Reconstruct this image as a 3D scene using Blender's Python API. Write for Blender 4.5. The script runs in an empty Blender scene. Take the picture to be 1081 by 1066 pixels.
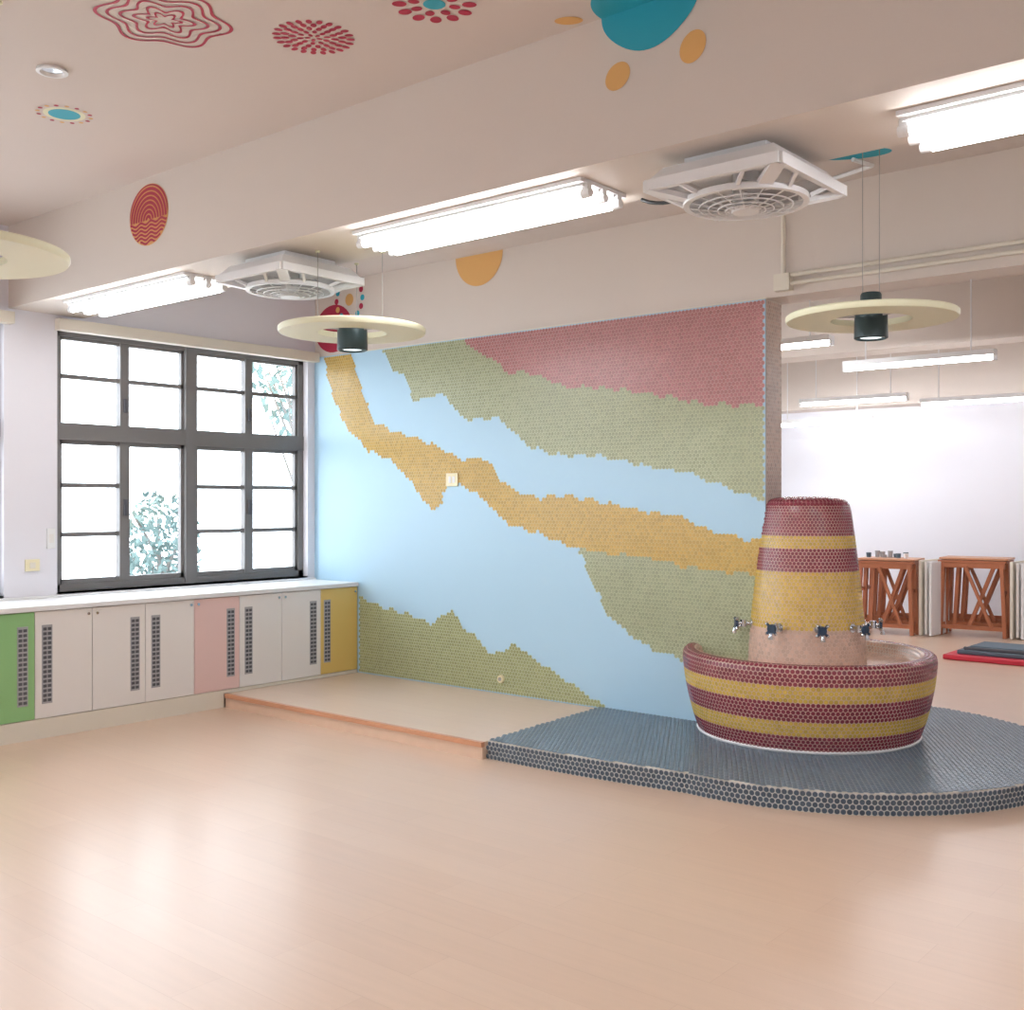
import bpy, math, random
from mathutils import Vector, Matrix
random.seed(7)
pi=math.pi
sc=bpy.context.scene
try:
    sc.view_settings.view_transform='Standard'
    sc.view_settings.look='None'
except Exception: pass

def lin(c):
    r=[]
    for x in c:
        x=x/255.0
        r.append(x/12.92 if x<=0.04045 else ((x+0.055)/1.055)**2.4)
    return tuple(r)

# ------------------------------------------------------------------ materials
def mat(name,rgb,rough=0.5,var=0.06,scale=6.0,metal=0.0,bump=0.0,bscale=60,spec=0.5):
    m=bpy.data.materials.new(name); m.use_nodes=True
    nt=m.node_tree; b=nt.nodes['Principled BSDF']
    c=lin(rgb)
    tc=nt.nodes.new('ShaderNodeTexCoord')
    n=nt.nodes.new('ShaderNodeTexNoise'); n.inputs['Scale'].default_value=scale; n.inputs['Detail'].default_value=3
    nt.links.new(tc.outputs['Object'],n.inputs['Vector'])
    mx=nt.nodes.new('ShaderNodeMixRGB')
    mx.inputs[1].default_value=tuple(x*(1-var) for x in c)+(1,)
    mx.inputs[2].default_value=tuple(min(1,x*(1+var)) for x in c)+(1,)
    nt.links.new(n.outputs['Fac'],mx.inputs[0])
    nt.links.new(mx.outputs[0],b.inputs['Base Color'])
    b.inputs['Roughness'].default_value=rough
    b.inputs['Metallic'].default_value=metal
    b.inputs['Specular IOR Level'].default_value=spec
    if bump>0:
        n2=nt.nodes.new('ShaderNodeTexNoise'); n2.inputs['Scale'].default_value=bscale
        nt.links.new(tc.outputs['Object'],n2.inputs['Vector'])
        bp=nt.nodes.new('ShaderNodeBump'); bp.inputs['Strength'].default_value=bump; bp.inputs['Distance'].default_value=0.01
        nt.links.new(n2.outputs['Fac'],bp.inputs['Height'])
        nt.links.new(bp.outputs[0],b.inputs['Normal'])
    return m

def emis(name,rgb,strength):
    m=bpy.data.materials.new(name); m.use_nodes=True
    nt=m.node_tree; nt.nodes.clear()
    o=nt.nodes.new('ShaderNodeOutputMaterial'); e=nt.nodes.new('ShaderNodeEmission')
    e.inputs[0].default_value=lin(rgb)+(1,); e.inputs[1].default_value=strength
    nt.links.new(e.outputs[0],o.inputs[0])
    return m

def attr_mat(name,rough,spec=0.5):
    m=bpy.data.materials.new(name); m.use_nodes=True
    nt=m.node_tree; b=nt.nodes['Principled BSDF']
    a=nt.nodes.new('ShaderNodeAttribute'); a.attribute_name='tilecol'
    nt.links.new(a.outputs['Color'],b.inputs['Base Color'])
    b.inputs['Roughness'].default_value=rough
    b.inputs['Specular IOR Level'].default_value=spec
    return m

def glass_mat():
    m=bpy.data.materials.new('window_glass'); m.use_nodes=True
    nt=m.node_tree; nt.nodes.clear()
    o=nt.nodes.new('ShaderNodeOutputMaterial'); t=nt.nodes.new('ShaderNodeBsdfTransparent')
    g=nt.nodes.new('ShaderNodeBsdfGlossy'); g.inputs['Roughness'].default_value=0.02
    mx=nt.nodes.new('ShaderNodeMixShader'); mx.inputs[0].default_value=0.06
    nt.links.new(t.outputs[0],mx.inputs[1]); nt.links.new(g.outputs[0],mx.inputs[2]); nt.links.new(mx.outputs[0],o.inputs[0])
    return m

def floor_mat(name,c1,c2,cm,rough):
    m=bpy.data.materials.new(name); m.use_nodes=True
    nt=m.node_tree; b=nt.nodes['Principled BSDF']; L=nt.links.new
    tc=nt.nodes.new('ShaderNodeTexCoord')
    br=nt.nodes.new('ShaderNodeTexBrick')
    br.inputs['Color1'].default_value=lin(c1)+(1,); br.inputs['Color2'].default_value=lin(c2)+(1,); br.inputs['Mortar'].default_value=lin(cm)+(1,)
    br.inputs['Scale'].default_value=1.0; br.inputs['Mortar Size'].default_value=0.001; br.inputs['Mortar Smooth'].default_value=0.3
    br.inputs['Brick Width'].default_value=1.2; br.inputs['Row Height'].default_value=0.19; br.offset=0.37
    L(tc.outputs['Object'],br.inputs['Vector'])
    mp=nt.nodes.new('ShaderNodeMapping'); mp.inputs['Scale'].default_value=(1.2,22,1)
    L(tc.outputs['Object'],mp.inputs['Vector'])
    n=nt.nodes.new('ShaderNodeTexNoise'); n.inputs['Scale'].default_value=1.5; n.inputs['Detail'].default_value=6
    L(mp.outputs[0],n.inputs['Vector'])
    cr=nt.nodes.new('ShaderNodeValToRGB'); cr.color_ramp.elements[0].color=(0.97,0.965,0.96,1); cr.color_ramp.elements[1].color=(1.02,1.02,1.02,1)
    cr.color_ramp.elements[0].position=0.3; cr.color_ramp.elements[1].position=0.7
    L(n.outputs['Fac'],cr.inputs[0])
    mx=nt.nodes.new('ShaderNodeMixRGB'); mx.blend_type='MULTIPLY'; mx.inputs[0].default_value=1
    L(br.outputs['Color'],mx.inputs[1]); L(cr.outputs[0],mx.inputs[2]); L(mx.outputs[0],b.inputs['Base Color'])
    mr=nt.nodes.new('ShaderNodeMapRange'); mr.inputs[3].default_value=rough-0.03; mr.inputs[4].default_value=rough+0.05
    L(n.outputs['Fac'],mr.inputs[0]); L(mr.outputs[0],b.inputs['Roughness'])
    b.inputs['Specular IOR Level'].default_value=0.6
    return m

M={}
M['ceil']=mat('ceiling_paint',(214,202,194),0.75,0.02,0.8,bump=0.05)
M['beam']=mat('beam_paint',(218,207,197),0.7,0.02,0.8,bump=0.05)
M['wallw']=mat('window_wall_paint',(229,227,233),0.7,0.02,1)
M['far']=mat('far_wall_paint',(238,239,246),0.7,0.02,1)
M['mwall']=mat('mural_wall_paint',(214,202,188),0.7,0.03,1)
M['blue']=mat('mural_light_blue',(176,210,230),0.45,0.02,1.5)
M['white']=mat('white_laminate',(234,230,226),0.4,0.02,3)
M['whitep']=mat('white_plastic',(236,236,236),0.4,0.02,5)
M['cream']=mat('cream_paint',(228,226,194),0.5,0.02,4)
M['valance']=mat('valance_cream',(226,219,204),0.6,0.02,4)
M['green']=mat('green_laminate',(142,190,128),0.4,0.03,3)
M['pink']=mat('pink_laminate',(230,198,192),0.4,0.02,3)
M['yellow']=mat('yellow_laminate',(222,192,112),0.4,0.03,3)
M['grille']=mat('grille_grey',(165,165,168),0.4,0.04,10)
M['dark']=mat('dark_slot',(86,86,92),0.7,0.05,10)
M['frame']=mat('bronze_window_frame',(116,113,112),0.4,0.05,8)
M['glass']=glass_mat()
M['tube']=emis('fluorescent_tube_glow',(250,252,255),32)
M['tubef']=emis('far_tube_glow',(246,249,255),54)
M['bulb']=emis('lamp_bulb_glow',(240,250,250),1.6)
M['dgreen']=mat('dark_green_metal',(52,68,70),0.4,0.05,8,metal=0.3)
M['chrome']=mat('chrome',(210,215,220),0.15,0.02,8,metal=1.0)
M['navy']=mat('navy_handle',(30,55,80),0.3,0.05,8)
M['steel']=mat('wire_steel',(170,165,160),0.4,0.03,8,metal=0.3)
M['black']=mat('black_cable',(35,35,38),0.5,0.05,8)
M['orange']=mat('orange_paint',(224,174,106),0.6,0.03,5)
M['crimson']=mat('crimson_paint',(176,40,70),0.6,0.04,5)
M['teal']=mat('teal_paint',(44,164,186),0.6,0.04,5)
M['timber']=mat('orange_timber',(180,112,78),0.5,0.12,14)
M['nosing']=mat('platform_nosing_wood',(208,152,118),0.4,0.08,14)
M['riser']=mat('platform_riser_wood',(222,192,168),0.45,0.05,10)
M['red']=mat('red_vinyl',(205,50,70),0.4,0.05,5)
M['slate']=mat('slate_mat_vinyl',(84,104,118),0.5,0.05,5)
M['leafp']=mat('pale_leaf',(92,114,110),0.6,0.4,2)
M['bark']=mat('bark',(110,104,98),0.8,0.2,10,bump=0.5)
M['conc']=mat('outside_concrete',(225,225,222),0.9,0.04,2)
M['grout']=mat('white_grout',(226,220,210),0.8,0.04,20)
M['mgrout']=mat('maroon_grout',(176,112,116),0.7,0.04,20)
M['sock']=mat('socket_plastic',(236,226,190),0.4,0.03,5)
M['floor']=floor_mat('floor_laminate',(216,188,165),(213,184,161),(202,171,148),0.29)
M['plat']=floor_mat('platform_laminate',(221,197,177),(218,193,173),(202,171,148),0.32)
M['tile']=attr_mat('glazed_mosaic_tile',0.26)

# ------------------------------------------------------------------ mesh builder
class MB:
    def __init__(s): s.v=[];s.f=[];s.m=[];s.mats=[];s.c=None
    def mi(s,k):
        if k not in s.mats: s.mats.append(k)
        return s.mats.index(k)
    def add(s,vs,fs,k):
        o=len(s.v); s.v+= [tuple(p) for p in vs]; i=s.mi(k)
        for f in fs: s.f.append(tuple(o+a for a in f)); s.m.append(i)
    def box(s,x0,x1,y0,y1,z0,z1,k):
        vs=[(x0,y0,z0),(x1,y0,z0),(x1,y1,z0),(x0,y1,z0),(x0,y0,z1),(x1,y0,z1),(x1,y1,z1),(x0,y1,z1)]
        s.add(vs,[(0,3,2,1),(4,5,6,7),(0,1,5,4),(1,2,6,5),(2,3,7,6),(3,0,4,7)],k)
    def beam(s,p0,p1,w,h,k,up=(0,0,1)):
        p0=Vector(p0);p1=Vector(p1);d=(p1-p0).normalized();u=Vector(up)
        if abs(d.dot(u))>.98:u=Vector((1,0,0))
        a=d.cross(u).normalized();b=a.cross(d).normalized()
        vs=[]
        for p in (p0,p1):
            for i,j in ((-1,-1),(1,-1),(1,1),(-1,1)): vs.append(p+a*(w/2*i)+b*(h/2*j))
        s.add(vs,[(3,2,1,0),(4,5,6,7),(0,1,5,4),(1,2,6,5),(2,3,7,6),(3,0,4,7)],k)
    def cyl(s,p0,p1,r0,r1=None,k='white',n=16,caps=True):
        if r1 is None:r1=r0
        p0=Vector(p0);p1=Vector(p1);d=(p1-p0).normalized();u=Vector((0,0,1))
        if abs(d.dot(u))>.98:u=Vector((1,0,0))
        a=d.cross(u).normalized();b=d.cross(a).normalized()
        vs=[]
        for p,r in ((p0,r0),(p1,r1)):
            for i in range(n):
                t=2*pi*i/n; vs.append(p+a*(r*math.cos(t))+b*(r*math.sin(t)))
        fs=[(i,(i+1)%n,n+(i+1)%n,n+i) for i in range(n)]
        if caps: fs+=[tuple(range(n))[::-1],tuple(range(n,2*n))]
        s.add(vs,fs,k)
    def path(s,pts,r,k,n=10):
        for a,b in zip(pts,pts[1:]): s.cyl(a,b,r,r,k,n)
    def lathe(s,prof,c,k,n=64):
        vs=[]
        for r,z in prof:
            for i in range(n):
                t=2*pi*i/n; vs.append((c[0]+r*math.cos(t),c[1]+r*math.sin(t),z))
        fs=[]
        for j in range(len(prof)-1):
            for i in range(n):
                fs.append((j*n+i,j*n+(i+1)%n,(j+1)*n+(i+1)%n,(j+1)*n+i))
        s.add(vs,fs,k)
    def torus(s,c,R,r,k,n=48,m=8,A=(1,0,0),B=(0,1,0)):
        A=Vector(A);B=Vector(B);N=A.cross(B);c=Vector(c);vs=[]
        for i in range(n):
            t=2*pi*i/n;d=A*math.cos(t)+B*math.sin(t)
            for j in range(m):
                q=2*pi*j/m; vs.append(c+d*(R+r*math.cos(q))+N*(r*math.sin(q)))
        s.add(vs,[(i*m+j,((i+1)%n)*m+j,((i+1)%n)*m+(j+1)%m,i*m+(j+1)%m) for i in range(n) for j in range(m)],k)
    def poly(s,pts,k): s.add(pts,[tuple(range(len(pts)))],k)
    def prism(s,pts,z0,z1,k,ks=None):
        n=len(pts)
        s.add([(p[0],p[1],z1) for p in pts],[tuple(range(n))],k)
        s.add([(p[0],p[1],z0) for p in pts]+[(p[0],p[1],z1) for p in pts],[(i,(i+1)%n,n+(i+1)%n,n+i) for i in range(n)]+[tuple(range(n))[::-1]],ks or k)
    # flat paint marks; frame = (origin, A, B, N)
    def disc(s,fr,cx,cy,rx,ry,k,h=0.002,n=32,rot=0):
        O,A,B,N=fr; pts=[]
        for i in range(n):
            t=2*pi*i/n; x=rx*math.cos(t);y=ry*math.sin(t)
            X=cx+x*math.cos(rot)-y*math.sin(rot);Y=cy+x*math.sin(rot)+y*math.cos(rot)
            pts.append(O+A*X+B*Y+N*h)
        s.poly(pts,k)
    def ring(s,fr,fn,w,k,h=0.002,n=120):
        O,A,B,N=fr; vs=[]
        for i in range(n):
            t=2*pi*i/n; r=fn(t)
            for q in (r-w/2,r+w/2): vs.append(O+A*(q*math.cos(t))+B*(q*math.sin(t))+N*h)
        s.add(vs,[(2*i,2*i+1,(2*i+3)%(2*n),(2*i+2)%(2*n)) for i in range(n)],k)
    # mosaic tile
    def tile(s,c,U,V,N,p,col,rs=0.455,grout=(0.72,0.68,0.60),sh=1.0,gz=0.001):
        if s.c is None: s.c={}
        o=len(s.v); i=s.mi('tile'); G=p/math.sqrt(3)*1.02
        for a in range(6):
            t=pi/6+a*pi/3; s.v.append(tuple(c+U*(G*math.cos(t)*sh)+V*(G*math.sin(t))+N*gz)); s.c[len(s.v)-1]=grout
        j=random.uniform(0.86,1.12); cc=tuple(min(1,x*j) for x in col)
        for r,h in ((p*rs,gz+0.002),(p*rs*.88,gz+0.0036)):
            for a in range(8):
                t=a*pi/4+pi/8; s.v.append(tuple(c+U*(r*math.cos(t)*sh)+V*(r*math.sin(t))+N*h)); s.c[len(s.v)-1]=cc
        s.f.append(tuple(o+a for a in range(6))); s.m.append(i)
        for a in range(8):
            b=(a+1)%8; s.f.append((o+6+a,o+6+b,o+14+b,o+14+a)); s.m.append(i)
        s.f.append(tuple(o+14+a for a in range(8))); s.m.append(i)
    def obj(s,name,smooth=True,bevel=0,ang=40):
        me=bpy.data.meshes.new(name); me.from_pydata(s.v,[],s.f); 
        for k in s.mats: me.materials.append(M[k])
        me.polygons.foreach_set('material_index',s.m)
        if s.c is not None:
            at=me.attributes.new('tilecol','FLOAT_COLOR','POINT')
            buf=[0.8,0.8,0.8,1.0]*len(s.v)
            for i,c in s.c.items(): buf[4*i]=c[0];buf[4*i+1]=c[1];buf[4*i+2]=c[2]
            at.data.foreach_set('color',buf)
        if smooth:
            me.polygons.foreach_set('use_smooth',[True]*len(me.polygons))
            me.update()
            try: me.set_sharp_from_angle(angle=math.radians(ang))
            except Exception: pass
        me.update()
        ob=bpy.data.objects.new(name,me); sc.collection.objects.link(ob)
        if bevel:
            bv=ob.modifiers.new('bevel','BEVEL'); bv.width=bevel; bv.segments=2; bv.limit_method='ANGLE'
        return ob

def inside(x,y,P):
    r=False;j=len(P)-1
    for i in range(len(P)):
        xi,yi=P[i];xj,yj=P[j]
        if (yi>y)!=(yj>y) and x<(xj-xi)*(y-yi)/(yj-yi)+xi: r=not r
        j=i
    return r

ZC=3.35   # ceiling
# ------------------------------------------------------------------ room shell
m=MB(); m.box(-0.2,10.2,-9.2,7.6,-0.15,0,'floor'); m.obj('floor',False)
m=MB(); m.box(-0.2,10.2,-9.2,7.6,ZC,ZC+0.15,'ceil'); m.obj('ceiling',False)
wins=[(-2.29,-0.08),(-5.0,-2.66),(-7.7,-5.3),(1.2,3.4),(4.2,6.6)]
m=MB(); zs,zh=0.87,2.72
m.box(-0.2,0,-9.2,7.6,0,zs,'wallw'); m.box(-0.2,0,-9.2,7.6,zh,ZC,'wallw')
ed=[-9.2]
for a,b in sorted(wins): ed+=[a,b]
ed.append(7.6)
for i in range(0,len(ed),2): m.box(-0.2,0,ed[i],ed[i+1],zs,zh,'wallw')
m.obj('wall_west',False)
m=MB(); m.box(0,4.21,0,0.21,0,2.735,'mwall'); m.obj('wall_mural',False)
m=MB(); m.box(0,10,0,0.21,2.735,ZC,'beam'); m.obj('trim_lintel_beam',False)
m=MB(); m.box(0,10,7.4,7.6,0,ZC,'far'); m.obj('wall_north',False)
m=MB(); m.box(10,10.2,-9.2,7.6,0,ZC,'wallw'); m.obj('wall_east',False)
m=MB(); m.box(0,10,-9.2,-9.0,0,ZC,'wallw'); m.obj('wall_south',False)
m=MB(); m.box(0,10,-2.63,-2.1,2.80,ZC,'beam'); m.obj('trim_main_beam',False)
m=MB(); m.box(0,10,-6.9,-6.35,2.80,ZC,'beam'); m.obj('trim_rear_beam',False)
m=MB(); m.box(0,10,3.4,3.75,2.85,ZC,'beam'); m.box(0,10,7.0,7.4,2.68,ZC,'beam'); m.obj('trim_far_beam',False)
m=MB(); m.box(0,10,7.385,7.4,0,0.09,'white'); m.obj('baseboard_north',False)

# windows
def window(name,y0,y1,glass=False):
    m=MB(); x0,x1=-0.14,-0.06; F='frame'
    z0,z1=zs,zh; zt=2.00; w=0.05; ym=(y0+y1)/2+0.0
    m.box(x0,x1,y0,y1,z0,z0+w,F); m.box(x0,x1,y0,y1,z1-w,z1,F)
    m.box(x0,x1,y0,y0+w,z0,z1,F); m.box(x0,x1,y1-w,y1,z0,z1,F)
    m.box(x0-.01,x1+.012,ym-.05,ym+.05,z0,z1,F)
    m.box(x0-.008,x1+.006,y0,y1,zt-.06,zt+.06,F)
    for a,b,left in ((y0+w,ym-.05,1),(ym+.05,y1-w,0)):
        c=(a+b)/2
        m.box(x0+.01,x1-.01,c-.035,c+.035,zt,z1,F)
        m.box(x0+.02,x1-.02,a,b,2.375,2.405,F)
        for q in (a,b-.022): m.box(x0+.02,x1-.02,q,q+.022,zt,z1,F)
        m.box(x0+.02,x1-.02,a,b,z1-w-.022,z1-w,F)
        m.box(x0+.01,x1-.01,c-.04,c+.04,z0,zt,F)
        m.box(x0+.02,x1-.02,a,b,z0+w,z0+w+.035,F); m.box(x0+.02,x1-.02,a,b,zt-.09,zt-.06,F)
        for q in (a,b-.025): m.box(x0+.02,x1-.02,q,q+.025,z0,zt,F)
        for zb in (1.27,1.62):
            m.box(x0+.02,x1-.02,a,c,zb-.016,zb+.016,F)
            if not left: m.box(x0+.02,x1-.02,c,b,zb-.016,zb+.016,F)
        m.box(x1-.01,x1+.01,c-.012,c+.012,1.40,1.52,'dark')
        m.box(x1-.01,x1+.01,c-.012,c+.012,2.16,2.26,'dark')
    if not glass is False:
        m.box(-0.105,-0.101,y0+w,y1-w,z0+w,z1-w,'glass')
    m.box(-0.2,0.0,y0,y1,z0-.012,z0,'white')
    m.obj(name,False)
for i,(a,b) in enumerate(wins): window('window_%d'%(i+1),a,b,True if i==0 else False)
for i,(a,b) in enumerate([(-2.31,-0.01),(-5.0,-2.62)]):
    m=MB(); m.box(0.001,0.075,a,b,2.69,2.77,'valance'); m.obj('trim_%d'%(i+1),False,bevel=0.004)

# outside
m=MB(); m.box(-14,-0.2,-16,14,-0.3,-0.2,'conc'); m.obj('ground_outside',False)
def tree(name,x,y,h,rad,n,zc=.62,zr=.4,L=.05,k='leafp'):
    m=MB(); m.cyl((x,y,-.2),(x,y,h*.6),.05,.03,'bark',10)
    for i in range(9):
        t=random.uniform(0,2*pi); z0=h*random.uniform(.3,.6)
        m.cyl((x,y,z0),(x+rad*.7*math.cos(t),y+rad*.7*math.sin(t),z0+h*.3),.02,.008,'bark',6)
    for i in range(n):
        while 1:
            p=Vector((random.uniform(-1,1),random.uniform(-1,1),random.uniform(-1,1)))
            if p.length<1: break
        c=Vector((x+p.x*rad,y+p.y*rad,h*zc+p.z*h*zr))
        a=Vector((random.uniform(-1,1),random.uniform(-1,1),random.uniform(-1,1))).normalized()
        b=a.orthogonal().normalized()
        m.poly([c-a*L,c-a*L*.2+b*L*.4,c+a*L,c-a*L*.2-b*L*.4],k)
    m.obj(name,False)
tree('garden_shrub',-2.3,-0.05,1.6,0.40,800)
tree('garden_tree',-3.6,2.75,3.9,0.75,260,zc=.76,zr=.2,L=.09)

# ------------------------------------------------------------------ mosaic mural
yl=[(0.13,2.72),(0.18,2.54),(0.28,2.30),(0.46,2.07),(0.69,1.92),(0.91,1.84),(1.07,1.76),(1.23,1.59),(1.42,1.43),(1.50,1.50),(1.56,1.63),(1.64,1.66),(1.83,1.58),(1.97,1.50),(2.06,1.40),(2.20,1.33),(2.46,1.28),(2.72,1.20),(3.04,1.15),(3.34,1.14),(3.63,1.09),(3.90,1.07),(4.25,1.05)]
yu=[(0.46,2.74),(0.54,2.55),(0.63,2.35),(0.74,2.15),(0.96,2.07),(1.23,2.00),(1.49,1.92),(1.64,1.84),(1.78,1.81),(1.88,1.84),(2.00,1.78),(2.09,1.67),(2.24,1.58),(2.46,1.53),(2.72,1.55),(2.92,1.51),(3.19,1.47),(3.41,1.43),(3.63,1.41),(3.83,1.32),(4.25,1.25)]
red=[(1.59,2.77),(1.8,2.69),(1.92,2.59),(2.04,2.56),(2.15,2.43),(2.29,2.44),(2.51,2.38),(2.72,2.29),(2.88,2.29),(3.19,2.25),(3.49,2.19),(3.77,2.12),(4.03,2.1),(4.25,2.1),(4.25,2.8)]
gr1=[(0.78,2.8),(0.82,2.73),(0.93,2.6),(1.13,2.47),(1.19,2.28),(1.3,2.31),(1.54,2.33),(1.69,2.14),(1.8,2.12),(1.97,2.12),(2.11,2.11),(2.21,2.02),(2.38,1.89),(2.63,1.83),(2.88,1.82),(3.19,1.78),(3.41,1.72),(3.63,1.7),(3.83,1.63),(4.03,1.56),(4.25,1.5),(4.25,2.8)]
g2=[(2.79,1.3),(2.81,1.19),(2.86,1.04),(2.96,0.89),(3.07,0.73),(3.23,0.61),(3.41,0.53),(3.64,0.49),(4.25,0.52),(4.25,1.2)]
g3=[(0.3,0.78),(0.55,0.74),(0.80,0.66),(1.13,0.62),(1.39,0.56),(1.59,0.67),(1.73,0.57),(1.88,0.48),(2.02,0.37),(2.24,0.47),(2.46,0.36),(2.67,0.28),(2.88,0.18),(3.05,0.10),(3.05,0),(0.3,0)]
YP=yl+yu[::-1]
cY=lin((206,170,92)); cR=lin((186,126,126)); cG=lin((172,177,142)); cG3=lin((166,170,124)); cT=lin((214,194,180))
grY=lin((220,196,136)); grR=lin((214,178,172)); grG=lin((208,211,180)); 
m=MB()
m.box(0.001,4.21,-0.006,-0.0005,0.1,2.735,'blue')
p=0.0265; rowh=p*math.sqrt(3)/2
U=Vector((1,0,0));V=Vector((0,0,1));N=Vector((0,-1,0))
r=0; z=0.12
while z<2.73:
    x=0.02+(p/2 if r%2 else 0)
    while x<4.20:
        c=g=None
        jx=x+.012*math.sin(z*41+x*17); jz=z+.012*math.sin(x*37+z*11)
        if inside(jx,jz,YP): c,g=cY,grY
        elif inside(jx,jz,red): c,g=cR,grR
        elif inside(jx,jz,gr1): c,g=cG,grG
        elif inside(jx,jz,g2): c,g=cG,grG
        elif inside(jx,jz,g3): c,g=cG3,grG
        if c and not(x<0.57 and z<0.85): m.tile(Vector((x,-0.006,z)),U,V,N,p,c,grout=g)
        x+=p
    z+=rowh; r+=1
r=0; z=0.12
while z<2.72:
    y=0.016+(p/2 if r%2 else 0)
    while y<0.2:
        m.tile(Vector((4.21,y,z)),Vector((0,1,0)),V,Vector((1,0,0)),p,cT,grout=lin((230,220,210))); y+=p
    z+=rowh; r+=1
m.box(0.5,4.222,-0.012,-0.0005,2.732,2.741,'valance')
m.obj('mosaic_mural',False)

# ------------------------------------------------------------------ painted decorations
X=Vector((1,0,0));Y=Vector((0,1,0));Z=Vector((0,0,1))
def cf(x,y,rot=0): 
    A=Vector((math.cos(rot),math.sin(rot),0));B=Vector((-math.sin(rot),math.cos(rot),0)); return (Vector((x,y,ZC)),A,B,-Z)
def bf(x,z,y=-2.63): return (Vector((x,y,z)),X,Z,-Y)
m=MB(); fr=cf(3.565,-3.70)
for r0,a,w in ((.225,.11,.014),(.185,.12,.012),(.14,.15,.013),(.09,.24,.014),(.048,.3,.013)):
    m.ring(fr,lambda t,r0=r0,a=a:r0*(1+a*math.cos(6*t)),w,'crimson')
m.obj('painted_swirl_flower',False)
m=MB(); fr=cf(3.88,-3.23)
for R,n,q in ((.145,23,.0145),(.114,18,.014),(.084,14,.0135),(.054,10,.0115),(.024,5,.010)):
    for i in range(n):
        t=2*pi*i/n; m.disc(fr,R*math.cos(t),R*math.sin(t),q*1.25,q*.85,'crimson',n=12,rot=t)
m.obj('painted_dot_flower',False)
m=MB(); fr=cf(4.45,-3.13)
m.disc(fr,0,0,.042,.042,'teal')
for R,n,q in ((.13,12,.025),(.078,8,.02)):
    for i in range(n):
        t=2*pi*i/n+.2; m.disc(fr,R*math.cos(t),R*math.sin(t),q*1.1,q*.9,'crimson',n=16,rot=t)
m.obj('painted_dot_flower',False)
m=MB(); fr=cf(2.30,-3.44)
m.disc(fr,0,0,.095,.095,'cream',h=.001); m.disc(fr,0,0,.072,.072,'teal')
for i in range(16):
    t=2*pi*i/16; m.disc(fr,.118*math.cos(t),.118*math.sin(t),.011,.011,('crimson','orange')[i%2],n=12)
m.obj('painted_teal_flower',False)
m=MB(); fr=bf(5.07,3.35)
pts=[]
for i in range(33):
    t=pi+pi*i/32; rx=.215; rz=.165
    pts.append(fr[0]+X*(rx*math.cos(t))+Z*(rz*math.sin(t)*(1+.06*math.sin(3*t)))-Y*.002)
m.poly(pts,'teal')
fc=cf(5.07,-2.63); pts=[]
for i in range(33):
    t=pi+pi*i/32; pts.append(fc[0]+X*(.215*math.cos(t))+Y*(.22*math.sin(t))-Z*.002)
m.poly(pts,'teal')
for cx,cz,a,b,ro in ((4.93,3.11,.058,.050,.5),(5.255,3.135,.060,.052,1.0)):
    m.disc((Vector((cx,-2.63,cz)),X,Z,-Y),0,0,a,b,'orange',rot=ro)
m.disc(cf(4.75,-2.70),0,0,.055,.035,'orange',rot=.6)
m.obj('painted_sun_flower',False)
m=MB(); fr=bf(1.71,3.135)
m.disc(fr,0,0,.2,.175,'orange')
def clipd(px,pz):
    q=(px/.196)**2+(pz/.171)**2
    if q>1: s_=1/math.sqrt(q); return px*s_,pz*s_
    return px,pz
for j in range(9):
    R=.02+j*.026; O=fr[0]; vs=[]
    for i in range(33):
        t=pi*i/32
        for q in (R-.009,R+.009):
            px,pz=clipd(q*math.cos(t),-.03+q*math.sin(t)); vs.append(O+X*px+Z*pz-Y*.004)
    m.add(vs,[(2*i,2*i+1,2*i+3,2*i+2) for i in range(32)],'crimson')
for j in range(7):
    zc_=-.045-j*.022; vs=[]; w_=.196*math.sqrt(max(0,1-(zc_/.171)**2))
    if w_<.02: continue
    for i in range(25):
        px=-w_+2*w_*i/24
        for q in (-.007,.007):
            a_,b_=clipd(px,zc_+.008*math.sin(px*60)+q); vs.append(fr[0]+X*a_+Z*b_-Y*.0038)
    m.add(vs,[(2*i,2*i+1,2*i+3,2*i+2) for i in range(24)],'crimson')
m.obj('painted_egg',False)
m=MB(); O=Vector((1.88,0,3.345))
m.poly([O+X*(.235*math.cos(pi+pi*i/32))+Z*(.235*math.sin(pi+pi*i/32))-Y*.003 for i in range(33)],'orange')
m.obj('painted_half_sun',False)
m=MB(); fr=bf(0.24,2.96,0)
m.disc(fr,0,0,.235,.2,'crimson')
for i in range(14):
    t=2*pi*i/14; m.disc(fr,.2+.16*math.cos(t),.22+.16*math.sin(t),.025,.025,('teal','crimson','orange')[i%3],h=.003,n=14)
m.disc(fr,.2,.22,.05,.05,'orange',h=.003)
m.obj('painted_red_flower',False)
m=MB(); fr=cf(4.95,-0.45); m.disc(fr,0,0,.19,.09,'teal',rot=.4); m.obj('painted_teal_petal',False)

# ------------------------------------------------------------------ low wooden platform
m=MB(); m.prism([(.556,-1.28),(3.062,-1.28),(2.975,-.013),(.556,-.013)],0,0.1,'plat','riser')
m.box(0.556,3.066,-1.31,-1.28,0.072,0.1005,'nosing')
m.box(0.556,3.066,-1.30,-1.28,0.0,0.072,'riser')
m.obj('low_wooden_platform',False)

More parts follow.
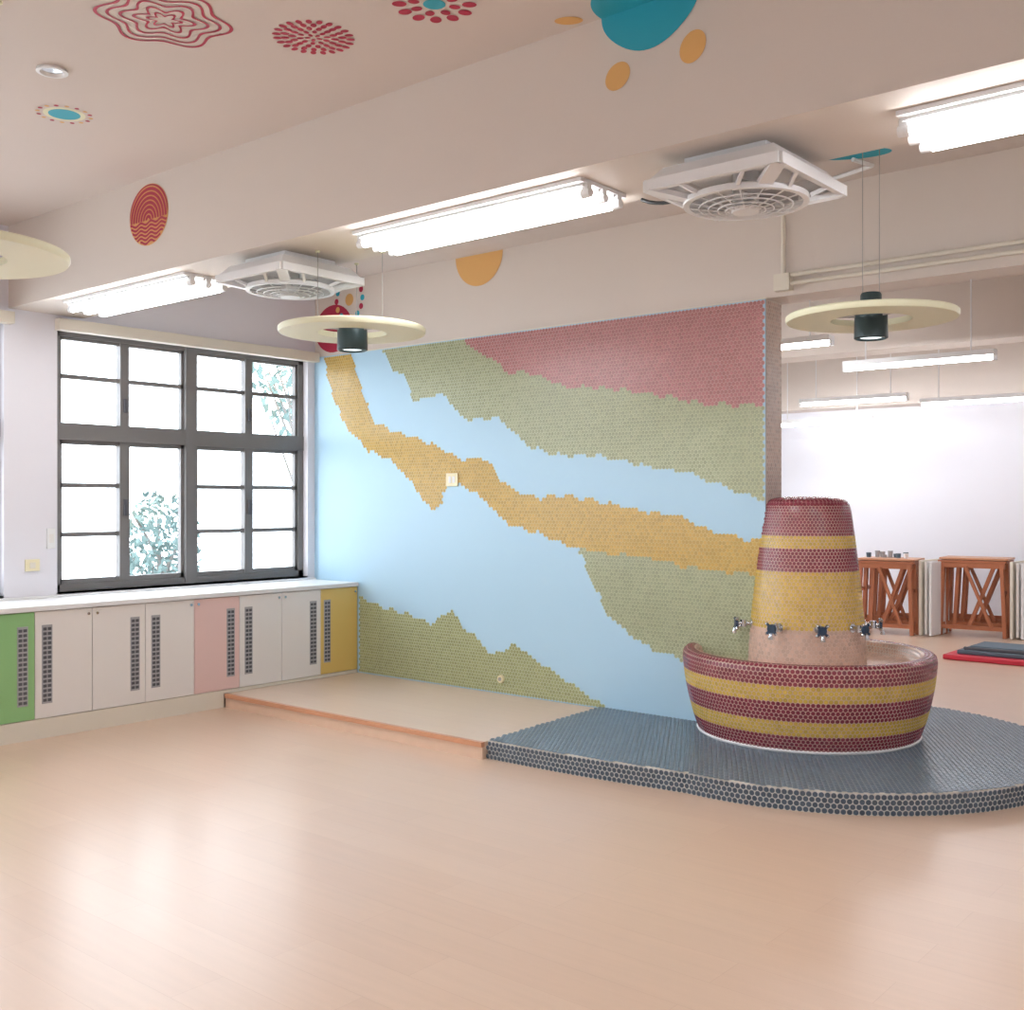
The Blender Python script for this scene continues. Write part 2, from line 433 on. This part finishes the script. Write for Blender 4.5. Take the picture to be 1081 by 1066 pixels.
# ------------------------------------------------------------------ tiled platform
cx,cy,R=4.5,0.15,1.33
out=[(2.985,-0.014),(3.075,-1.26)]
for i in range(1,8): 
    t=i/8; out.append((3.075+t*1.275,-1.26+0.09*t-0.03*math.sin(pi*t)))
for i in range(61):
    t=math.radians(-96+ (150+96)*i/60); out.append((cx+R*math.cos(t),cy+R*math.sin(t)))
out+=[(3.35,0.215),(4.224,0.215),(4.224,-0.014)]
H=0.112
m=MB(); m.prism(out,0.0,H-0.004,'grout')
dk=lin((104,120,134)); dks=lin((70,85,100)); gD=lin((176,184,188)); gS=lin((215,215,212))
p=0.029; rowh=p*math.sqrt(3)/2; r=0; y=-1.30
while y<1.6:
    x=2.98+(p/2 if r%2 else 0)
    while x<5.95:
        ok=inside(x,y,out)
        if ok and math.hypot(x-4.39,y-.18)>0.6:
            m.tile(Vector((x,y,H-0.004)),X,Y,Z,p,dk,grout=gD)
        x+=p
    y+=rowh; r+=1
per=out[1:-3]
seg=[0]
for a,b in zip(per,per[1:]): seg.append(seg[-1]+math.hypot(b[0]-a[0],b[1]-a[1]))
def at(sv):
    for i in range(len(per)-1):
        if seg[i+1]>=sv:
            t=(sv-seg[i])/(seg[i+1]-seg[i]+1e-9);a,b=per[i],per[i+1]
            d=Vector((b[0]-a[0],b[1]-a[1],0)).normalized()
            return Vector((a[0]+t*(b[0]-a[0]),a[1]+t*(b[1]-a[1]),0)),d
for r in range(4):
    sv=p/2*(r%2)
    while sv<seg[-1]-.02:
        q,d=at(sv); m.tile(q+Z*(0.014+rowh*r),d,Z,Vector((d.y,-d.x,0)),p,dks,grout=gS); sv+=p
m.obj('mosaic_round_platform',False)

# ------------------------------------------------------------------ hat shaped fountain
fc0=Vector((4.39,0.18,0))
cM=lin((132,46,62)); cYe=lin((214,180,80)); cP=lin((220,188,168)); gF=lin((228,200,186))
def rev_tiles(m,prof,n,colf,grf):
    L=[0]
    for a,b in zip(prof,prof[1:]): L.append(L[-1]+math.hypot(b[0]-a[0],b[1]-a[1]))
    s_=0.0; r=0
    while s_<L[-1]:
        for i in range(len(prof)-1):
            if L[i+1]>=s_: break
        t=(s_-L[i])/(L[i+1]-L[i]); a,b=prof[i],prof[i+1]
        rr=a[0]+t*(b[0]-a[0]); zz=a[1]+t*(b[1]-a[1])
        dr,dz=b[0]-a[0],b[1]-a[1]; l=math.hypot(dr,dz); dr/=l;dz/=l
        nn=n if n else max(6,int(round(2*pi*rr/0.024)))
        pp=2*pi*rr/nn
        for k in range(nn):
            th=2*pi*(k+(0.5 if r%2 else 0))/nn
            e=Vector((math.cos(th),math.sin(th),0)); tg=Vector((-math.sin(th),math.cos(th),0))
            c=fc0+e*rr+Z*zz; 
            if c.x<4.215 and -0.008<c.y<0.212 and zz<1.50: continue
            Vv=e*dr+Z*dz; Nn=e*dz-Z*dr
            m.tile(c,tg,Vv,Nn,pp,colf(zz,rr),grout=grf,gz=0.002)
        s_+=pp*math.sqrt(3)/2*0.98; r+=1
    return
def colB(z,r):
    if z>.5 and r<0.675: return cP
    for zz,c in ((.205,cM),(.305,cYe),(.40,cM),(.50,cYe),(9,cM)):
        if z<zz: return c
def colC(z,r):
    for zz,c in ((.76,cP),(1.085,cYe),(1.22,cM),(1.305,cYe),(9,cM)):
        if z<zz: return c
def smoothp(P,k=6):
    o=[]
    for i in range(len(P)-1):
        p0=P[max(0,i-1)];p1=P[i];p2=P[i+1];p3=P[min(len(P)-1,i+2)]
        for j in range(k):
            t=j/k
            o.append(tuple(.5*((2*p1[q])+(-p0[q]+p2[q])*t+(2*p0[q]-5*p1[q]+4*p2[q]-p3[q])*t*t+(-p0[q]+3*p1[q]-3*p2[q]+p3[q])*t**3) for q in (0,1)))
    o.append(P[-1]); return o
PB=smoothp([(.645,.125),(.672,.20),(.702,.31),(.724,.42),(.736,.52),(.738,.57),(.725,.598),(.69,.603),(.655,.592),(.635,.55),(.60,.525),(.50,.512),(.36,.508)])
PC=smoothp([(.346,.515),(.333,.75),(.31,1.0),(.285,1.22),(.264,1.38),(.252,1.455),(.233,1.50),(.19,1.518),(.11,1.527),(.02,1.528)])
nC=len(PC)
m=MB()
sk=[(a-.003 if a>.02 else a,b-.002) for a,b in PC]
m.lathe([(a-.003,b) for a,b in PB],fc0,'grout',96); m.lathe(sk[:nC-24],fc0,'grout',72); m.lathe(sk[nC-25:],fc0,'mgrout',72)
m.lathe([(.60,.113),(.655,.113),(.66,.122),(.65,.13)],fc0,'whitep',96)
rev_tiles(m,PB,170,colB,gF); rev_tiles(m,PC[:nC-20],80,colC,gF); rev_tiles(m,PC[nC-21:],0,colC,lin((196,140,140)))
fountain=m.obj('hat_shaped_drinking_fountain',False)

def faucet(ang,idx):
    e=Vector((math.cos(ang),math.sin(ang),0)); t=Vector((-e.y,e.x,0))
    b=fc0+Z*0.765
    m=MB(); r0=.336
    P=lambda d,s=0,z=0: b+e*(r0+d)+t*s+Z*z
    m.cyl(P(-.01),P(.006),.028,.026,'chrome',20)
    m.cyl(P(.006),P(.075),.013,.013,'chrome',14)
    m.cyl(P(.05,0,-.02),P(.05,0,.022),.019,.019,'chrome',16)
    m.path([P(.05,0,-.01),P(.085,0,-.02),P(.10,0,-.03),P(.105,0,-.05)],.010,'chrome',12)
    m.cyl(P(.105,0,-.046),P(.105,0,-.06),.014,.014,'chrome',14)
    m.cyl(P(.07),P(.088),.008,.008,'chrome',12)
    m.cyl(P(.085),P(.102),.028,.024,'navy',20)
    for k in range(4):
        a=pi/4+k*pi/2; q=t*math.cos(a)+Z*math.sin(a)
        m.cyl(P(.094),P(.094)+q*.040,.008,.009,'navy',10)
        m.cyl(P(.094)+q*.038,P(.094)+q*.048,.011,.008,'chrome',10)
    ob=m.obj('water_tap_%d'%idx); ob.parent=fountain
for i,o in enumerate((-74,-27,12,50,93)): faucet(math.radians(-65.5+o),i+1)

# ------------------------------------------------------------------ cabinets
m=MB(); D=0.554; W=0.3868
cols=['yellow','white','white','pink','white','white','white','green','white','white','pink','white','white','yellow','white','white','green','white','white','pink','white','white']
m.box(0.002,D-.02,-8.5,-0.015,0.102,0.81,'white'); m.box(0.002,D-.001,-8.5,-1.312,0,0.125,'valance')
m.box(0.002,D-.001,-1.312,-0.015,0.102,0.125,'valance')
m.box(0.002,D+.014,-8.52,-0.015,0.812,0.842,'whitep'); m.box(0.002,0.03,-8.5,-0.015,0.842,0.856,'whitep')
for i,c in enumerate(cols):
    y1=-0.015-i*W; y0=y1-W
    m.box(D-.02,D,y0+.002,y1-.002,0.13,0.805,c)
    gy=y0+.045 if (i%2==0) else y1-.045-.068
    if i==0: gy=y0+.03
    m.box(D,D+.004,gy,gy+.068,0.22,0.72,'grille')
    for j in range(16):
        z0=0.232+j*0.0302
        for q in (0.007,0.037): m.box(D+.004,D+.0055,gy+q,gy+q+.024,z0,z0+.019,'dark')
    ky=y0+.03 if i%2==1 else y1-.03
    m.cyl((D,ky,0.77),(D+.012,ky,0.77),.008,.010,'chrome',12)
m.obj('storage_cabinet_row',False,bevel=0.0015)

# ------------------------------------------------------------------ fluorescent fixtures
def fixture(x,y,z,L=1.3,w=0.32,n=3,name='fluorescent_ceiling_light',t='tube'):
    m=MB()
    m.box(x-L/2-.03,x+L/2+.03,y-w/2,y+w/2,z-.018,z-.001,'whitep')
    for i in range(n):
        yy=y-w/2+w*(i+.5)/n
        m.box(x-L/2-.02,x+L/2+.02,yy-.028,yy+.028,z-.03,z-.018,'whitep')
        m.cyl((x-L/2,yy,z-.055),(x+L/2,yy,z-.055),.0195,.0195,t,10)
        for sx in (-1,1):
            m.cyl((x+sx*(L/2-.0),yy,z-.055),(x+sx*(L/2+.04),yy,z-.055),.021,.019,'whitep',12)
            m.box(x+sx*(L/2+.02)-.014,x+sx*(L/2+.02)+.014,yy-.016,yy+.016,z-.06,z-.018,'whitep')
    m.obj(name)
fixture(1.24,-2.38,2.80); fixture(4.01,-2.38,2.80); fixture(6.60,-2.29,2.80); fixture(9.2,-2.38,2.80)
for x in (1.5,4.2,7.0): fixture(x,-6.6,2.80)  # unseen row behind the camera, added to light the room
def strip(x,y,z,L=1.25):
    m=MB(); m.box(x-L/2,x+L/2,y-.05,y+.05,z,z+.045,'whitep'); m.cyl((x-L/2+.02,y,z-.02),(x+L/2-.02,y,z-.02),.018,.018,'tubef',10)
    for s_ in (-1,1):
        m.box(x+s_*L/2-.012,x+s_*L/2+.012,y-.02,y+.02,z-.042,z,'whitep')
        m.cyl((x+s_*L*.35,y,z+.045),(x+s_*L*.35,y,ZC-.001),.006,.006,'whitep',8)
    m.obj('hanging_strip_light')
for a in ((4.02,3.1,2.68),(3.0,2.3,2.80),(2.3,5.9,2.66),(1.75,6.3,2.46),(3.7,5.9,2.58),(6.5,3.1,2.68),(6.3,5.9,2.62),(8.5,4.5,2.7)): strip(*a)

# ------------------------------------------------------------------ box ceiling fans
def boxfan(x,y,zt,S=.84):
    m=MB(); k='whitep'; h=.325*S
    q_=.27*S; g_=.2*S
    m.box(x-g_,x+g_,y-g_,y+g_,zt-.04,zt-.001,k)
    m.box(x-q_,x+q_,y-q_,y+q_,zt-.05,zt-.038,k)
    a=[(x-q_,y-q_),(x+q_,y-q_),(x+q_,y+q_),(x-q_,y+q_)]
    b=[(x-h,y-h),(x+h,y-h),(x+h,y+h),(x-h,y+h)]
    vs=[(q[0],q[1],zt-.04) for q in a]+[(q[0],q[1],zt-.095) for q in b]
    m.add(vs,[(i,(i+1)%4,4+(i+1)%4,4+i) for i in range(4)],k)
    for s0,s1 in (((-h,-h),(h,-h)),((h,-h),(h,h)),((h,h),(-h,h)),((-h,h),(-h,-h))):
        m.beam((x+s0[0],y+s0[1],zt-.11),(x+s1[0],y+s1[1],zt-.11),.024,.04,k)
    for i in range(4):
        t=pi/4+i*pi/2; c,s_=math.cos(t),math.sin(t)
        m.beam((x+c*h*1.38,y+s_*h*1.38,zt-.12),(x+c*.21,y+s_*.21,zt-.155),.055,.02,k)
    for i in range(4):
        t=i*pi/2; c,s_=math.cos(t),math.sin(t)
        for o in (-.1*S,.1*S):
            m.beam((x+c*h-s_*o*1.6,y+s_*h+c*o*1.6,zt-.12),(x+c*.22-s_*o,y+s_*.22+c*o,zt-.155),.014,.014,k)
    m.lathe([(.235,zt-.17),(.235,zt-.15),(.212,zt-.14),(.212,zt-.17),(.235,zt-.17)],(x,y),k,48)
    for R,dz in ((.175,.177),(.14,.183),(.105,.188),(.075,.192)): m.torus((x,y,zt-dz),R,.003,k,40,6)
    for i in range(16):
        t=2*pi*i/16; c,s_=math.cos(t),math.sin(t)
        m.cyl((x+c*.055,y+s_*.055,zt-.194),(x+c*.215,y+s_*.215,zt-.168),.0028,.0028,k,6)
    m.cyl((x,y,zt-.20),(x,y,zt-.185),.05,.06,k,24)
    m.cyl((x,y,zt-.16),(x,y,zt-.04),.05,.05,k,20)
    for i in range(5):
        t=2*pi*i/5+.3; e=Vector((math.cos(t),math.sin(t),0)); g=Vector((-e.y,e.x,0)); o=Vector((x,y,zt-.14))
        vs=[o+e*.045-g*.02+Z*.008,o+e*.045+g*.03-Z*.008,o+e*.185+g*.065-Z*.015,o+e*.2+g*.0,o+e*.185-g*.04+Z*.016]
        m.poly(vs,'grille')
    m.obj('square_ceiling_fan',True,ang=30)
boxfan(2.60,-2.33,2.80); boxfan(5.29,-2.30,2.80); boxfan(7.95,-2.32,2.80)

# ------------------------------------------------------------------ pendant disc lamps
def lamp(x,y,z,top,r=.405,up=.06,ph=.5,wr=.52,n=3):
    m=MB()
    m.lathe([(r*.47,z-.012),(r*.985,z-.014),(r,z-.004),(r,z+.012),(r*.985,z+.018),(r*.47,z+.018),(r*.47,z-.012)],(x,y),'cream',72)
    m.lathe([(.001,z+up),(.045,z+up),(.05,z+up-.01),(.05,z+.03),(.078,z+.02),(.08,z-.10),(.072,z-.105),(.068,z-.09)],(x,y),'dgreen',32)
    m.lathe([(.068,z-.09),(.05,z-.098),(.001,z-.10)],(x,y),'bulb',24)
    for i in range(3):
        t=2*pi*i/3+ph; c,s_=math.cos(t),math.sin(t)
        m.cyl((x+c*.06,y+s_*.06,z+.004),(x+c*r*.5,y+s_*r*.5,z+.004),.005,.005,'steel',8)
    for i in range(n):
        t=2*pi*i/n+ph; c,s_=math.cos(t),math.sin(t)
        m.cyl((x+c*r*wr,y+s_*r*wr,z+.01),(x+c*r*wr,y+s_*r*wr,top-.001),.002,.002,'steel',6)
        m.cyl((x+c*r*wr,y+s_*r*wr,top-.01),(x+c*r*wr,y+s_*r*wr,top-.001),.012,.012,'cream',12)
    m.obj('pendant_disc_lamp')
lamp(2.95,-2.20,2.40,2.80,.385,up=.035,ph=.2,wr=.5); lamp(5.2,-0.85,2.40,ZC,up=.12,ph=3.8,wr=.1,n=2); lamp(3.05,-4.28,2.43,ZC,.42,up=.05,wr=.5)

# downlight
m=MB(); m.lathe([(.04,ZC-.001),(.062,ZC-.001),(.065,ZC-.012),(.05,ZC-.014),(.04,ZC-.004)],(2.77,-3.74),'whitep',32)
m.lathe([(.04,ZC-.004),(.02,ZC-.006),(.001,ZC-.006)],(2.77,-3.74),'chrome',24); m.obj('recessed_downlight')

# ------------------------------------------------------------------ conduits, sockets
m=MB()
for z,y in ((2.80,-.03),(2.85,-.03)): m.path([(4.36,y,z),(9.9,y,z)],.013,'valance',10)
m.path([(4.34,-.03,3.34),(4.34,-.03,2.82)],.014,'valance',10)
m.box(4.29,4.39,-.06,-.001,2.76,2.86,'valance')
m.path([(4.34,-.03,3.33),(4.97,-.25,3.33),(4.93,-.42,3.33)],.012,'whitep',8)
m.obj('wall_conduit')
m=MB(); pts=[(4.71,-2.13,2.79)]
for i in range(1,9): pts.append((4.71+.28*i/8,-2.13,2.785-.03*math.sin(pi*i/8)))
m.path(pts,.008,'black',8)
m.obj('power_cable')
m=MB(); pts=[]
for i in range(0,13): pts.append((7.0+.45*i/12,-2.07,2.78-.12*math.sin(pi*i/12)))
m.path([(6.3,-2.09,2.79),(7.0,-2.07,2.79)]+pts,.009,'black',8); m.obj('power_cable')
m=MB(); m.box(1.56,1.68,-.022,-.0105,1.62,1.72,'sock'); m.box(1.59,1.615,-.026,-.022,1.645,1.695,'whitep'); m.box(1.63,1.655,-.026,-.022,1.645,1.695,'whitep'); m.obj('power_socket',False,bevel=.003)
m=MB(); m.cyl((2.11,-.01,.21),(2.11,-.03,.21),.03,.028,'sock',20); m.cyl((2.11,-.03,.21),(2.11,-.035,.21),.014,.014,'steel',14); m.obj('wall_outlet_cap')
m=MB(); m.box(.001,.012,-2.52,-2.42,1.03,1.11,'sock'); m.box(.012,.015,-2.49,-2.45,1.05,1.09,'valance'); m.obj('power_socket',False,bevel=.002)
m=MB(); m.box(.001,.014,-2.37,-2.31,1.18,1.32,'whitep'); m.box(.014,.02,-2.355,-2.325,1.22,1.28,'white'); m.obj('light_switch',False,bevel=.002)

# ------------------------------------------------------------------ stacked tables, panels, mats
def wtable(x,y,w=.62,d=.55,h=.86,rot=0.12,seed=0):
    m=MB(); k='timber'
    def T(a,b,z): return (x+a*math.cos(rot)-b*math.sin(rot), y+a*math.sin(rot)+b*math.cos(rot), z)
    nb=4
    for q in range(nb):
        b=-d/2+d*q/(nb-1); sh=(0,.05,-.04,.02)[q]
        for s_ in (-1,1): m.beam(T(s_*w/2+sh*.5,b,0.003),T(s_*w/2*.90+sh*.5,b,h-.06),.05,.04,k)
        m.beam(T(-w/2,b,h-.085),T(w/2,b,h-.085),.04,.06,k)
        m.beam(T(-w/2,b,.10+.03*q),T(w/2,b,.10+.03*q),.03,.045,k)
        m.beam(T(-w*.05+sh,b+.03,.12),T(w*.32+sh,b+.03,h-.10),.03,.04,k)
        m.beam(T(-w*.28+sh,b+.03,.12),T(-w*.22+sh,b+.03,h-.10),.03,.04,k)
        if q%2==0: m.beam(T(w*.30,b-.03,.12),T(-w*.10,b-.03,h-.10),.03,.035,k)
    for s_ in (-1,1):
        m.beam(T(s_*w/2*.95,-d/2,.12),T(s_*w/2*.95,d/2,.12),.035,.05,k); m.beam(T(s_*w/2*.93,-d/2,h-.09),T(s_*w/2*.93,d/2,h-.09),.035,.06,k)
        m.beam(T(s_*w/2*.95,-d/2,.5),T(s_*w/2*.95,d/2,.5),.03,.04,k)
    m.beam(T(-w/2-.02,0,h-.043),T(w/2+.02,0,h-.043),d+.05,.022,k)
    m.beam(T(-w/2-.01,0.01,h-.013),T(w/2+.03,0.01,h-.013),d+.04,.022,'nosing')
    m.obj('stacked_wooden_table',False,bevel=.003)
wtable(2.56,6.35,.60,.42,.86,.1); wtable(3.40,6.72,.68,.40,.88,.1)
def panel(x,y,h=.85):
    m=MB()
    m.beam((x-.035,y-.25,.004+h*.5),(x+.0,y+.25,.004+h*.5),.03,h-.01,'valance')
    m.beam((x+.02,y-.22,.004+h*.5),(x+.055,y+.25,.004+h*.5),.03,h-.04,'white')
    m.beam((x+.075,y-.24,.004+h*.49),(x+.11,y+.25,.004+h*.49),.03,h-.03,'whitep')
    m.obj('upright_tabletop_group',False,bevel=.003)
panel(2.99,6.45); panel(3.87,6.75)
m=MB()
for i in range(9):
    a=2.33+.055*i; b=6.25+.2*random.random()
    m.cyl((a,b,.861),(a,b,.861+random.uniform(.03,.08)),.025,.03,random.choice(['whitep','slate','grille']),12)
m.obj('craft_cup_group')
m=MB(); m.box(3.75,5.3,4.55,5.25,.001,.05,'red'); m.box(3.85,5.3,4.65,5.2,.05,.09,'slate'); m.box(3.95,5.3,4.72,5.15,.09,.13,'slate')
m.box(3.9,5.25,4.68,4.71,.09,.12,'dark')
m.obj('gym_mat_stack',False,bevel=.01)

# ------------------------------------------------------------------ world + camera
w=bpy.data.worlds.new('sky'); sc.world=w; w.use_nodes=True
bg=w.node_tree.nodes['Background']; bg.inputs[0].default_value=(0.84,0.92,1.0,1); bg.inputs[1].default_value=7.5
cam=bpy.data.cameras.new('camera'); co=bpy.data.objects.new('camera',cam); sc.collection.objects.link(co); sc.camera=co
co.location=(7.26,-6.03,1.5); co.rotation_euler=(pi/2,0,math.radians(40))
cam.sensor_width=36; cam.lens=36*1145/1081; cam.shift_y=-3/1081; cam.clip_start=.05
